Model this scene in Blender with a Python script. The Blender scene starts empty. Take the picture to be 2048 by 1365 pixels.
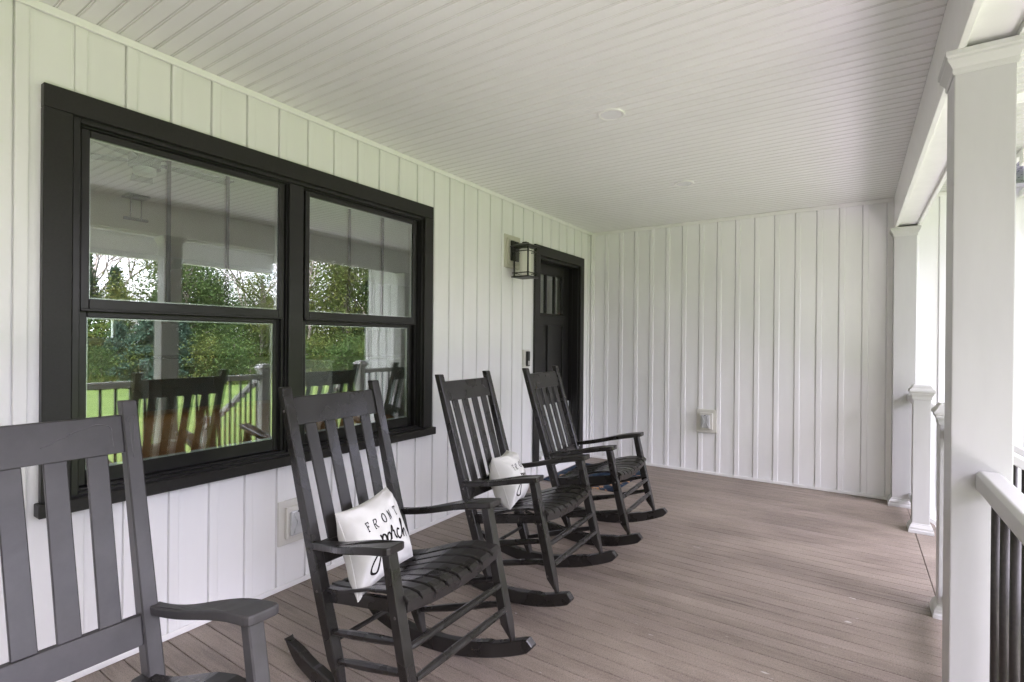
import bpy, bmesh, math, random
from mathutils import Vector, Matrix, noise
R = math.radians
random.seed(7)
sc = bpy.context.scene
COL = sc.collection

# ------------------------------------------------------------------ camera, sky, sun, exposure
CX, CH = 2.6213, 1.3844
TH, PI_, RO = 0.587506, -0.001592, 0.008457
fwd = Vector((-math.sin(TH)*math.cos(PI_), math.cos(TH)*math.cos(PI_), math.sin(PI_)))
rgt = Vector((math.cos(TH), math.sin(TH), 0)); upv = rgt.cross(fwd)
r2 = math.cos(RO)*rgt + math.sin(RO)*upv; u2 = -math.sin(RO)*rgt + math.cos(RO)*upv
cam_d = bpy.data.cameras.new("camera"); cam = bpy.data.objects.new("camera", cam_d); COL.objects.link(cam)
cam.matrix_world = Matrix(((r2.x, u2.x, -fwd.x, CX), (r2.y, u2.y, -fwd.y, 0), (r2.z, u2.z, -fwd.z, CH), (0, 0, 0, 1)))
cam_d.sensor_width = 36.0; cam_d.lens = 1028.75/2048*36.0
cam_d.clip_start = 0.02; cam_d.clip_end = 500
sc.camera = cam
SUN_EL, SUN_AZ = R(66), Vector((-0.80, -0.60, 0)).normalized()
world = bpy.data.worlds.new("World"); sc.world = world; world.use_nodes = True
wn = world.node_tree; wn.nodes.clear()
def N(t, k, **kw):
    n = t.nodes.new(k)
    for a, b in kw.items(): setattr(n, a, b)
    return n
sky = N(wn, 'ShaderNodeTexSky', sky_type='NISHITA'); sky.sun_disc = False
sky.sun_elevation = SUN_EL; sky.sun_rotation = math.atan2(SUN_AZ.x, SUN_AZ.y); sky.air_density = 1.0; sky.dust_density = 2.0
tc = N(wn, 'ShaderNodeTexCoord'); mp = N(wn, 'ShaderNodeMapping'); mp.inputs['Scale'].default_value = (1.6, 1.6, 4.5)
cn = N(wn, 'ShaderNodeTexNoise'); cn.inputs['Scale'].default_value = 1.7; cn.inputs['Detail'].default_value = 7; cn.inputs['Roughness'].default_value = .55
cr = N(wn, 'ShaderNodeValToRGB'); cr.color_ramp.elements[0].position = .40; cr.color_ramp.elements[1].position = .56
cr.color_ramp.elements[0].color = (.45, .45, .45, 1)
mx = N(wn, 'ShaderNodeMix', data_type='RGBA'); mx.inputs['B'].default_value = (10.4, 10.1, 9.7, 1)
bg = N(wn, 'ShaderNodeBackground'); bg.inputs['Strength'].default_value = .10
wo = N(wn, 'ShaderNodeOutputWorld')
L = wn.links.new
L(tc.outputs['Generated'], mp.inputs['Vector']); L(mp.outputs['Vector'], cn.inputs['Vector']); L(cn.outputs['Fac'], cr.inputs['Fac'])
L(cr.outputs['Color'], mx.inputs['Factor']); L(sky.outputs['Color'], mx.inputs['A']); lobe = N(wn, 'ShaderNodeVectorMath', operation='DOT_PRODUCT'); lobe.inputs[1].default_value = Vector((.82*.974, -.82*.225, .57)).normalized()   # brighter sky lobe, added for soft shadows and sheen on the deck
l1 = N(wn, 'ShaderNodeMath', operation='MAXIMUM'); l1.inputs[1].default_value = 0; l2 = N(wn, 'ShaderNodeMath', operation='POWER'); l2.inputs[1].default_value = 40
l3 = N(wn, 'ShaderNodeMath', operation='MULTIPLY_ADD'); l3.inputs[1].default_value = 3.2; l3.inputs[2].default_value = 1.0
vs = N(wn, 'ShaderNodeVectorMath', operation='SCALE')
L(tc.outputs['Generated'], lobe.inputs[0]); L(lobe.outputs['Value'], l1.inputs[0]); L(l1.outputs[0], l2.inputs[0]); L(l2.outputs[0], l3.inputs[0])
L(mx.outputs['Result'], vs.inputs[0]); L(l3.outputs[0], vs.inputs['Scale']); L(vs.outputs[0], bg.inputs['Color']); L(bg.outputs['Background'], wo.inputs['Surface'])
sd = bpy.data.lights.new("sun", 'SUN'); sun = bpy.data.objects.new("sun", sd); COL.objects.link(sun)
sd.energy = 5.0; sd.angle = R(3); sd.color = (1, .96, .9)
sdir = Vector((SUN_AZ.x*math.cos(SUN_EL), SUN_AZ.y*math.cos(SUN_EL), math.sin(SUN_EL)))
sun.rotation_euler = sdir.to_track_quat('Z', 'Y').to_euler(); sun.location = (8, -6, 9)
sc.view_settings.view_transform = 'Standard'; sc.view_settings.look = 'None'
sc.view_settings.exposure = 3.0; sc.view_settings.use_white_balance = True; sc.view_settings.white_balance_temperature = 6000; sc.view_settings.white_balance_tint = 27; sc.view_settings.gamma = 1; sc.view_settings.use_curve_mapping = False
sc.render.engine = 'CYCLES'
cy = sc.cycles
cy.max_bounces = 14; cy.diffuse_bounces = 8; cy.glossy_bounces = 6; cy.transmission_bounces = 8; cy.transparent_max_bounces = 12
cy.use_denoising = True; cy.denoising_prefilter = 'NONE'; cy.use_guiding = True; cy.sample_clamp_indirect = 8

# ------------------------------------------------------------------ materials
def mat(name, color, rough=.5, spec=.5, metal=0.0):
    m = bpy.data.materials.new(name); m.use_nodes = True
    b = m.node_tree.nodes['Principled BSDF']
    b.inputs['Base Color'].default_value = (*color, 1); b.inputs['Roughness'].default_value = rough
    b.inputs['Specular IOR Level'].default_value = spec; b.inputs['Metallic'].default_value = metal
    return m
def tex(m, scale=(1, 1, 1), obj=False):
    t = m.node_tree; g = N(t, 'ShaderNodeTexCoord') if obj else N(t, 'ShaderNodeNewGeometry')
    p = N(t, 'ShaderNodeMapping'); p.inputs['Scale'].default_value = scale
    t.links.new(g.outputs['Object' if obj else 'Position'], p.inputs['Vector']); return p.outputs['Vector']
def nz(m, vec, scale, detail=4, rough=.55, dist=0):
    n = N(m.node_tree, 'ShaderNodeTexNoise'); n.inputs['Scale'].default_value = scale; n.inputs['Detail'].default_value = detail
    n.inputs['Roughness'].default_value = rough; n.inputs['Distortion'].default_value = dist
    m.node_tree.links.new(vec, n.inputs['Vector']); return n.outputs['Fac']
def ramp(m, fac, stops):
    r = N(m.node_tree, 'ShaderNodeValToRGB'); e = r.color_ramp.elements
    while len(e) < len(stops): e.new(.5)
    for q, (p, c) in zip(e, stops):
        q.position = p; q.color = (*c, 1) if len(c) == 3 else c
    m.node_tree.links.new(fac, r.inputs['Fac']); return r.outputs['Color']
def mixc(m, fac, a, b, mode='MIX'):
    n = N(m.node_tree, 'ShaderNodeMix', data_type='RGBA', blend_type=mode)
    for k, v in (('Factor', fac), ('A', a), ('B', b)):
        if isinstance(v, (int, float)): n.inputs[k].default_value = v
        elif isinstance(v, tuple): n.inputs[k].default_value = (*v, 1)
        else: m.node_tree.links.new(v, n.inputs[k])
    return n.outputs['Result']
def math_(m, op, a, b=0.0):
    n = N(m.node_tree, 'ShaderNodeMath', operation=op)
    for i, v in enumerate((a, b)):
        if isinstance(v, (int, float)): n.inputs[i].default_value = v
        else: m.node_tree.links.new(v, n.inputs[i])
    return n.outputs[0]
def bsdf(m): return m.node_tree.nodes['Principled BSDF']
def setc(m, out, sock='Base Color'): m.node_tree.links.new(out, bsdf(m).inputs[sock])
def bump(m, h, strength=.3, dist=.01):
    n = N(m.node_tree, 'ShaderNodeBump'); n.inputs['Strength'].default_value = strength; n.inputs['Distance'].default_value = dist
    m.node_tree.links.new(h, n.inputs['Height']); m.node_tree.links.new(n.outputs['Normal'], bsdf(m).inputs['Normal'])
def gray(v, t=(1, 1, 1)): return (v*t[0], v*t[1], v*t[2])

M = {}
# white siding: faint mottling, dust, slight oil-canning
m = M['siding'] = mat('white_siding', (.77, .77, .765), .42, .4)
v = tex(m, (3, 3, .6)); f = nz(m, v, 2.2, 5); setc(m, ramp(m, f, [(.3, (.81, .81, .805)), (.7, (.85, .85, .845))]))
v2 = tex(m, (1, 1, .16)); bump(m, nz(m, v2, 7, 1), .10, .004)
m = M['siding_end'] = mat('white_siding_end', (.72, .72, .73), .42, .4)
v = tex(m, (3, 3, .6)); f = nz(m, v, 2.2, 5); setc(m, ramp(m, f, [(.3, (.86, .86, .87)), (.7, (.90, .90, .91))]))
v2 = tex(m, (1, 1, .16)); bump(m, nz(m, v2, 7, 1), .10, .004)
m = M['trim'] = mat('white_trim', (.82, .82, .81), .38, .4)
f = nz(m, tex(m), 14, 4); setc(m, ramp(m, f, [(.3, (.85, .85, .84)), (.7, (.89, .89, .88))]))
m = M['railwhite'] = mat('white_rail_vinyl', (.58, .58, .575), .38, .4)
m = M['ceiling'] = mat('white_beadboard', (.80, .80, .79), .5, .35)
f = nz(m, tex(m, (.5, 2, 1)), 3, 5); c0 = ramp(m, f, [(.3, (.87, .87, .865)), (.7, (.90, .90, .90))])
n2 = nz(m, tex(m), 60, 2); c1 = ramp(m, n2, [(.23, (.35, .33, .28)), (.262, (1, 1, 1))])
n3 = nz(m, tex(m), 1.1, 2); k3 = ramp(m, n3, [(.55, (0, 0, 0)), (.7, (1, 1, 1))])
setc(m, mixc(m, mixc(m, k3, (0, 0, 0), (.5, .5, .5)), c0, mixc(m, 1.0, c0, c1, 'MULTIPLY')))
M['groove'] = mat('shaded_beadboard_groove', (.77, .765, .75), .6, .3)  # groove shade painted in as a darker surface colour
M['gap'] = mat('shaded_deck_joint', (.07, .055, .05), .9, .1)  # shade between the boards painted as a dark colour
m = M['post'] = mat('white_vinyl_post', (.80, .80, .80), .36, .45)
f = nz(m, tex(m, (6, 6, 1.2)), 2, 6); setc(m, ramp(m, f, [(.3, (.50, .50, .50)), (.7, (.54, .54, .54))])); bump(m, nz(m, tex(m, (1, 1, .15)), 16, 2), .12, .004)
# composite deck boards with per-board tone, streaky grain, scuffs
m = M['deck'] = mat('brown_composite_deck', (.2, .16, .15), .5, .45)
t = m.node_tree; g = N(t, 'ShaderNodeNewGeometry'); sx = N(t, 'ShaderNodeSeparateXYZ'); t.links.new(g.outputs['Position'], sx.inputs[0])
bi = math_(m, 'FLOOR', math_(m, 'DIVIDE', math_(m, 'SUBTRACT', sx.outputs['Y'], 1.1705), .0843))
wnz = N(t, 'ShaderNodeTexWhiteNoise', noise_dimensions='1D'); t.links.new(bi, wnz.inputs['W'])
cb = ramp(m, wnz.outputs['Value'], [(0, (.158, .124, .100)), (.5, (.198, .157, .129)), (1, (.242, .195, .163))])
cv = N(t, 'ShaderNodeCombineXYZ'); t.links.new(math_(m, 'MULTIPLY', sx.outputs['X'], 1.3), cv.inputs[0]); t.links.new(math_(m, 'MULTIPLY', sx.outputs['Y'], 24), cv.inputs[1]); t.links.new(math_(m, 'MULTIPLY', bi, 7.3), cv.inputs[2])
gr = nz(m, cv.outputs[0], 3.2, 8, .7)
cg = mixc(m, .75, cb, ramp(m, gr, [(.3, (.55, .55, .55)), (.5, (1, 1, 1)), (.72, (1.0, 1.0, 1.0))]), 'MULTIPLY')
cg = mixc(m, ramp(m, gr, [(.5, (0, 0, 0)), (.74, (.55, .55, .55))]), cg, (.34, .29, .245))
blot = nz(m, tex(m, (1, 2.2, 1)), 1.5, 6, .62); cg = mixc(m, ramp(m, blot, [(.40, (0, 0, 0)), (.66, (.85, .85, .85))]), cg, (.33, .275, .225))
fine = nz(m, tex(m, (1, 1.6, 1)), 210, 2, .6); cg = mixc(m, ramp(m, fine, [(.52, (0, 0, 0)), (.70, (.55, .55, .55))]), cg, (.44, .39, .355))
fine2 = nz(m, tex(m, (1, 1.6, 1)), 150, 2, .6); cg = mixc(m, ramp(m, fine2, [(.30, (.65, .65, .65)), (.48, (0, 0, 0))]), cg, (.07, .052, .045))
spk = nz(m, tex(m, (.35, 1, 1)), 30, 3, .5); spm = nz(m, tex(m), 2.2, 2)
cg = mixc(m, math_(m, 'MULTIPLY', ramp(m, spk, [(.69, (0, 0, 0)), (.74, (.8, .8, .8))]), ramp(m, spm, [(.48, (0, 0, 0)), (.62, (.9, .9, .9))])), cg, (.62, .59, .56))
setc(m, cg); setc(m, ramp(m, blot, [(.3, (.42,)*3), (.7, (.58,)*3)]), 'Roughness'); bump(m, gr, .35, .0015)
# black brown painted wood (rockers)
def black_wood(name, base, hi, wear=.62, scuff=False):
    m = mat(name, base, .32, .5)
    a = tex(m, (9, 9, 1.2), True); n1 = nz(m, a, 4, 6, .65)
    w = nz(m, tex(m), 7, 3, .5)
    c = mixc(m, ramp(m, w, [(.45, (0, 0, 0)), (.75, (1, 1, 1))]), base, hi)
    t = m.node_tree; ge = N(t, 'ShaderNodeNewGeometry')
    edge = ramp(m, ge.outputs['Pointiness'], [(.52, (0, 0, 0)), (.60, (1, 1, 1))])
    en = ramp(m, nz(m, tex(m), 55, 5, .7), [(wear, (0, 0, 0)), (wear + .04, (1, 1, 1))])
    
    if scuff:
        s = nz(m, tex(m, (1, 1, .8)), 5.5, 8, .68, .2)
        c = mixc(m, ramp(m, s, [(.35, (0, 0, 0)), (.75, (.45, .45, .45))]), c, (.105, .10, .103))
        setc(m, ramp(m, s, [(.4, (.40,)*3), (.7, (.6,)*3)]), 'Roughness')
    else:
        setc(m, ramp(m, w, [(.35, (.22,)*3), (.7, (.40,)*3)]), 'Roughness')
    setc(m, c); bump(m, n1, .16, .0012); return m
M['paintrun'] = mat('dried_paint_run', (.10, .098, .10), .5, .4)
M['chair'] = black_wood('black_painted_wood', (.016, .0142, .013), (.028, .0255, .024))
M['chair_worn'] = black_wood('worn_black_painted_wood', (.030, .028, .0285), (.050, .048, .049), .60, True)
m = M['black'] = mat('bronze_black_trim', (.02, .019, .018), .42, .38)
f = nz(m, tex(m, (1, 1, 1)), 120, 3); setc(m, ramp(m, f, [(.3, (.014, .013, .012)), (.7, (.020, .0185, .017))])); bump(m, f, .05, .001)
m = M['sash'] = mat('dark_bronze_vinyl', (.017, .0155, .0145), .30, .5)
f = nz(m, tex(m, (4, .6, 4)), 9, 4); setc(m, ramp(m, f, [(.3, (.009, .0085, .008)), (.7, (.014, .013, .0125))]))
m = M['doorpaint'] = mat('black_door_paint', (.014, .013, .0125), .38, .42)
bump(m, nz(m, tex(m, (30, 30, 1.4)), 5, 6, .7), .12, .001)
m = M['metal'] = mat('black_lamp_metal', (.018, .017, .015), .45, .5)
m = M['baluster'] = mat('dark_bronze_baluster', (.028, .024, .022), .42, .5)
f = nz(m, tex(m), 90, 3); setc(m, ramp(m, f, [(.3, (.022, .019, .018)), (.7, (.036, .031, .029))]))
m = M['screw'] = mat('screw_plug', (.10, .09, .08), .4, .5)
m = M['plate'] = mat('almond_mounting_block', (.66, .65, .60), .45, .4)
m = M['cream'] = mat('cream_lamp_block', (.60, .58, .50), .5, .4)
m = M['clearplastic'] = mat('outlet_cover_plastic', (.55, .56, .57), .12, .7)
m = M['silver'] = mat('brushed_silver', (.55, .55, .55), .3, .5, .8)
m = M['pillow'] = mat('white_canvas', (.82, .815, .79), .85, .2)
wv = nz(m, tex(m, obj=True), 420, 2); f = nz(m, tex(m, obj=True), 12, 4)
setc(m, ramp(m, f, [(.3, (.68, .675, .65)), (.7, (.74, .735, .715))])); bump(m, wv, .25, .001)
m = M['ink'] = mat('black_fabric_print', (.018, .016, .016), .9, .1); bump(m, nz(m, tex(m), 500, 2), .5, .001)
# doormat: blue with orange and cream
m = M['mat'] = mat('blue_orange_doormat', (.05, .09, .16), .95, .1)
vn = N(m.node_tree, 'ShaderNodeTexVoronoi'); vn.inputs['Scale'].default_value = 9; m.node_tree.links.new(tex(m), vn.inputs['Vector'])
c = ramp(m, nz(m, tex(m), 6, 4, .6, 1.2), [(.38, (.014, .022, .04)), (.5, (.028, .05, .085)), (.56, (.05, .075, .10)), (.60, (.50, .24, .09)), (.64, (.55, .42, .27)), (.68, (.03, .06, .11))])
setc(m, c)
# glass: mirror reflection plus clear view of the room behind
def glass(name, lo, hi, tint=(.93, .97, .95)):
    m = bpy.data.materials.new(name); m.use_nodes = True; t = m.node_tree; t.nodes.clear()
    o = N(t, 'ShaderNodeOutputMaterial'); mxs = N(t, 'ShaderNodeMixShader'); tr = N(t, 'ShaderNodeBsdfTransparent'); gl = N(t, 'ShaderNodeBsdfGlossy')
    tr.inputs['Color'].default_value = (*tint, 1); gl.inputs['Roughness'].default_value = 0.0; gl.inputs['Color'].default_value = (.97, 1, .97, 1)
    lwn = N(t, 'ShaderNodeLayerWeight'); lwn.inputs['Blend'].default_value = .5
    lw = N(t, 'ShaderNodeMath', operation='POWER'); lw.inputs[1].default_value = 4.0; t.links.new(lwn.outputs['Facing'], lw.inputs[0])
    mr = N(t, 'ShaderNodeMapRange'); mr.inputs['From Min'].default_value = 0; mr.inputs['From Max'].default_value = 1; mr.inputs['To Min'].default_value = lo; mr.inputs['To Max'].default_value = hi
    gb = N(t, 'ShaderNodeNewGeometry'); inv = N(t, 'ShaderNodeMath', operation='SUBTRACT'); inv.inputs[0].default_value = 1.0; mu = N(t, 'ShaderNodeMath', operation='MULTIPLY')   # each sheet mirrors at its entry face only
    t.links.new(gb.outputs['Backfacing'], inv.inputs[1]); t.links.new(lw.outputs[0], mr.inputs[0]); t.links.new(mr.outputs[0], mu.inputs[0]); t.links.new(inv.outputs[0], mu.inputs[1]); t.links.new(mu.outputs[0], mxs.inputs[0]); t.links.new(tr.outputs[0], mxs.inputs[1]); t.links.new(gl.outputs[0], mxs.inputs[2]); t.links.new(mxs.outputs[0], o.inputs[0])
    return m
M['glass'] = glass('window_glass', .22, .9)
M['thinglass'] = glass('lamp_glass', .05, .8, (.97, .97, .95))
m = M['frost'] = mat('frosted_lamp_tube', (.88, .87, .83), .5, .4)
m = M['lens'] = mat('recessed_light_lens', (.88, .88, .91), .25, .5)
m = M['lawn'] = mat('lawn_grass', (.08, .15, .03), .9, .2)
a = nz(m, tex(m), .6, 6, .65); b_ = nz(m, tex(m), 14, 4, .7)
c = ramp(m, a, [(.3, (.050, .086, .016)), (.55, (.074, .115, .022)), (.8, (.11, .145, .032))]); c = mixc(m, .6, c, ramp(m, b_, [(.3, (.5, .5, .5)), (.65, (1, 1, 1))]), 'MULTIPLY'); setc(m, c); bump(m, b_, .8, .08)
def leafmat(name, c1, c2, c3):
    m = mat(name, c1, .8, .1); t = m.node_tree
    at = nz(m, tex(m), .9, 3, .6); w = nz(m, tex(m), 9, 1)
    c = ramp(m, at, [(.3, c1), (.52, c2), (.72, c3)]); setc(m, mixc(m, .5, c, ramp(m, w, [(.3, (.55, .55, .55)), (.7, (1, 1, 1))]), 'MULTIPLY'))
    tl = N(t, 'ShaderNodeBsdfTranslucent'); ms = N(t, 'ShaderNodeMixShader'); ms.inputs[0].default_value = .35; o_ = t.nodes['Material Output']; b0 = bsdf(m)
    t.links.new(b0.inputs['Base Color'].links[0].from_socket, tl.inputs['Color']); t.links.new(b0.outputs[0], ms.inputs[1]); t.links.new(tl.outputs[0], ms.inputs[2]); t.links.new(ms.outputs[0], o_.inputs['Surface'])
    return m
M['leaf_mid'] = leafmat('leaves_midgreen', (.038, .068, .022), (.058, .098, .028), (.085, .122, .034))
M['leaf_yel'] = leafmat('leaves_yellowgreen', (.06, .09, .025), (.092, .118, .03), (.145, .138, .035))
M['leaf_drk'] = leafmat('needles_dark', (.024, .045, .025), (.035, .064, .032), (.052, .085, .036))
M['leaf_blu'] = leafmat('needles_bluegreen', (.036, .066, .048), (.052, .092, .064), (.075, .12, .078))
M['bark'] = mat('bark', (.16, .14, .12), .9, .2)
M['twig'] = mat('bare_twigs', (.22, .19, .17), .9, .2)
m = M['shingle'] = mat('grey_shingle', (.12, .12, .14), .9, .2)
bt = N(m.node_tree, 'ShaderNodeTexBrick'); bt.inputs['Scale'].default_value = 6; bt.inputs['Color1'].default_value = (.34, .34, .40, 1); bt.inputs['Color2'].default_value = (.46, .46, .54, 1); bt.inputs['Mortar'].default_value = (.2, .2, .24, 1); bt.inputs['Mortar Size'].default_value = .03
m.node_tree.links.new(tex(m), bt.inputs['Vector']); setc(m, bt.outputs['Color'])
m = M['concrete'] = mat('bounce_path_concrete', (.5, .48, .45), .9, .2)
f = nz(m, tex(m), 3, 6); setc(m, ramp(m, f, [(.3, (.42, .40, .37)), (.7, (.52, .50, .47))]))
M['step'] = mat('stair_tread_composite', (.15, .12, .11), .6, .3)
# room behind the window
M['wallpaint'] = mat('room_wall_paint', (.50, .52, .50), .7, .2)
M['roomceil'] = mat('room_ceiling_paint', (.62, .62, .60), .8, .2)
m = M['oak'] = mat('oak_floor', (.30, .13, .05), .3, .5)
f = nz(m, tex(m, (1, 12, 1)), 3, 5); setc(m, ramp(m, f, [(.3, (.26, .10, .035)), (.7, (.38, .17, .07))]))
m = M['leather'] = mat('brown_leather', (.36, .13, .04), .28, .6)
f = nz(m, tex(m), 6, 5); setc(m, ramp(m, f, [(.3, (.30, .10, .03)), (.7, (.45, .17, .055))])); bump(m, nz(m, tex(m), 90, 3), .15, .002)
M['cab'] = mat('grey_kitchen_cabinet', (.42, .43, .42), .4, .4)
M['counter'] = mat('dark_countertop', (.05, .05, .05), .2, .5)
M['fan'] = mat('dark_fan', (.05, .045, .04), .4, .5)

# ------------------------------------------------------------------ mesh helpers
class MB:
    def __init__(s): s.bm = bmesh.new()
    def box(s, lo, hi, bev=0.0, seg=1):
        lo, hi = Vector(lo), Vector(hi)
        v = [s.bm.verts.new((x, y, z)) for x in (lo.x, hi.x) for y in (lo.y, hi.y) for z in (lo.z, hi.z)]
        fs = [(0, 1, 3, 2), (4, 6, 7, 5), (0, 4, 5, 1), (2, 3, 7, 6), (0, 2, 6, 4), (1, 5, 7, 3)]
        F = [s.bm.faces.new([v[i] for i in q]) for q in fs]
        s._bev(F, bev, seg); return s
    def _bev(s, F, bev, seg):
        if bev > 0:
            E = list({e for f in F for e in f.edges})
            bmesh.ops.bevel(s.bm, geom=E, offset=bev, segments=seg, affect='EDGES', profile=.5, clamp_overlap=True)
    def prism(s, pts, fn, a, b, bev=0.0, seg=1):
        """pts: 2D outline; fn(u, v, w) -> 3D; w from a to b"""
        A = [s.bm.verts.new(fn(u, v, a)) for u, v in pts]; B = [s.bm.verts.new(fn(u, v, b)) for u, v in pts]
        n = len(pts); F = [s.bm.faces.new(A), s.bm.faces.new(B[::-1])]
        for i in range(n): F.append(s.bm.faces.new((A[i], B[i], B[(i+1) % n], A[(i+1) % n])))
        s._bev(F, bev, seg); return s
    def loft(s, rings, close=True):
        V = [[s.bm.verts.new(p) for p in r] for r in rings]; n = len(V[0])
        for a, b in zip(V, V[1:]):
            for i in range(n): s.bm.faces.new((a[i], a[(i+1) % n], b[(i+1) % n], b[i]))
        if close: s.bm.faces.new(V[0][::-1]); s.bm.faces.new(V[-1])
        return s
    def sweep(s, path, w, h, up=Vector((0, 0, 1)), cham=.2):
        """rectangular bar along a path; w (sideways) and h (along up) may be lists"""
        rings = []
        P = [Vector(p) for p in path]
        for i, p in enumerate(P):
            d = (P[min(i+1, len(P)-1)] - P[max(i-1, 0)]).normalized(); sd_ = d.cross(up).normalized(); uu = sd_.cross(d).normalized()
            ww = (w[i] if isinstance(w, (list, tuple)) else w)/2; hh = (h[i] if isinstance(h, (list, tuple)) else h)/2
            c = min(ww, hh)*cham
            rings.append([p + sd_*x + uu*y for x, y in ((-ww+c, -hh), (ww-c, -hh), (ww, -hh+c), (ww, hh-c), (ww-c, hh), (-ww+c, hh), (-ww, hh-c), (-ww, -hh+c))])
        return s.loft(rings)
    def tube(s, path, r, n=8, ph=0.0):
        P = [Vector(p) for p in path]; rings = []
        for i, p in enumerate(P):
            d = (P[min(i+1, len(P)-1)] - P[max(i-1, 0)]).normalized()
            a = d.cross(Vector((0, 0, 1)));
            if a.length < 1e-3: a = d.cross(Vector((1, 0, 0)))
            a.normalize(); b = d.cross(a); rr = r[i] if isinstance(r, (list, tuple)) else r
            rings.append([p + (a*math.cos(2*math.pi*k/n+ph) + b*math.sin(2*math.pi*k/n+ph))*rr for k in range(n)])
        return s.loft(rings)
    def square_stack(s, cx, cy, prof, bev=0):
        """prof: (half width, z) rings of a square column profile"""
        return s.loft([[(cx+a*h, cy+b*h, z) for a, b in ((-1, -1), (1, -1), (1, 1), (-1, 1))] for h, z in prof])
    def disc(s, c, r, z0, z1, n=48):
        return s.loft([[(c[0]+r*math.cos(2*math.pi*k/n), c[1]+r*math.sin(2*math.pi*k/n), z) for k in range(n)] for z in (z0, z1)])
    def build(s, name, m, parent=None, smooth=False):
        bmesh.ops.recalc_face_normals(s.bm, faces=s.bm.faces)
        me = bpy.data.meshes.new(name); s.bm.to_mesh(me); s.bm.free()
        for q in (m if isinstance(m, (list, tuple)) else [m]): me.materials.append(q)
        if smooth: me.polygons.foreach_set('use_smooth', [True]*len(me.polygons)); me.update()
        o = bpy.data.objects.new(name, me); COL.objects.link(o)
        if parent: o.parent = parent
        return o
def empty(name, loc, label, cat, group=None, rz=0):
    o = bpy.data.objects.new(name, None); COL.objects.link(o); o.location = loc; o.rotation_euler = (0, 0, rz); o.empty_display_size = .1
    o['label'] = label; o['category'] = cat
    if group: o['group'] = group
    return o
def tag(o, label, cat, group=None, kind=None):
    if label: o['label'] = label
    if cat: o['category'] = cat
    if group: o['group'] = group
    if kind: o['kind'] = kind
    return o
def copy_tree(root):
    r = root.copy(); COL.objects.link(r)
    for ch in root.children:
        c = ch.copy(); COL.objects.link(c); c.parent = r
        for g in ch.children:
            d = g.copy(); COL.objects.link(d); d.parent = c
    return r

H, W, YE, ZB = 2.665, 2.90, 5.64, 2.371       # ceiling, beam inner face, end wall, beam underside
Y0 = -9.0  # porch lengthened out of view so the side behind the camera stays dim

# ------------------------------------------------------------------ ground and deck
mb = MB()
ng = 40
gv = {}
def gh(x, y):
    d = max(0.0, x-4)
    return -.75 + .02*math.sin(x*.7)*math.cos(y*.5) - min(d, 30)*.004 + max(0, x-34)*.02
xs = [-90, -60, -30, -12, -6.3, 3.2, 4, 5, 7, 9, 12, 15, 18, 21, 24, 27, 30, 33, 36, 40, 46, 54, 66, 90]
ys = [-80, -50, -25, -12, -6, -3, 0, 3, 6, 9, 12, 16, 20, 24, 28, 34, 42, 55, 80]
for x in xs:
    for y in ys: gv[x, y] = mb.bm.verts.new((x, y, gh(x, y)))
for a, b in zip(xs, xs[1:]):
    for c, d in zip(ys, ys[1:]): mb.bm.faces.new((gv[a, c], gv[b, c], gv[b, d], gv[a, d]))
tag(mb.build('lawn', M['lawn'], smooth=True), None, None, kind='structure')

mb = MB(); mb.bm.faces.new([mb.bm.verts.new(q) for q in ((4.6, -9, -.735), (6.4, -9, -.735), (6.4, 14, -.735), (4.6, 14, -.735))])
tag(mb.build('bounce_path', M['concrete']), None, None, kind='structure')  # invented pale strip that bounces sunlight up to the porch ceiling
mb = MB()
p = .0843; k0 = math.ceil((Y0-1.1705)/p)
y = 1.1705 + k0*p
while y < YE - .001:
    y1 = min(y+p, YE-.001)
    gcut = .0018
    prof = [(y+gcut, -.022), (y+gcut, -.0018), (y+gcut+.0018, 0), (y1-gcut-.0018, 0), (y1-gcut, -.0018), (y1-gcut, -.022)]
    mb.prism(prof, lambda u, v, w: (w, u, v), .002, 3.0)
    y += p
mb.box((.0, Y0, -.30), (3.0, YE, -.023))
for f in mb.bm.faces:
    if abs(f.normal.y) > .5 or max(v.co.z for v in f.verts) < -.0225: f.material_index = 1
mb.box((3.004, Y0, -.024), (3.144, YE, -.0005), .002)           # picture-frame border board
mb.box((3.0, Y0, -.30), (3.12, YE, -.0245))
tag(mb.build('porch_deck', [M['deck'], M['gap']]), None, None, kind='structure')

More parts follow.
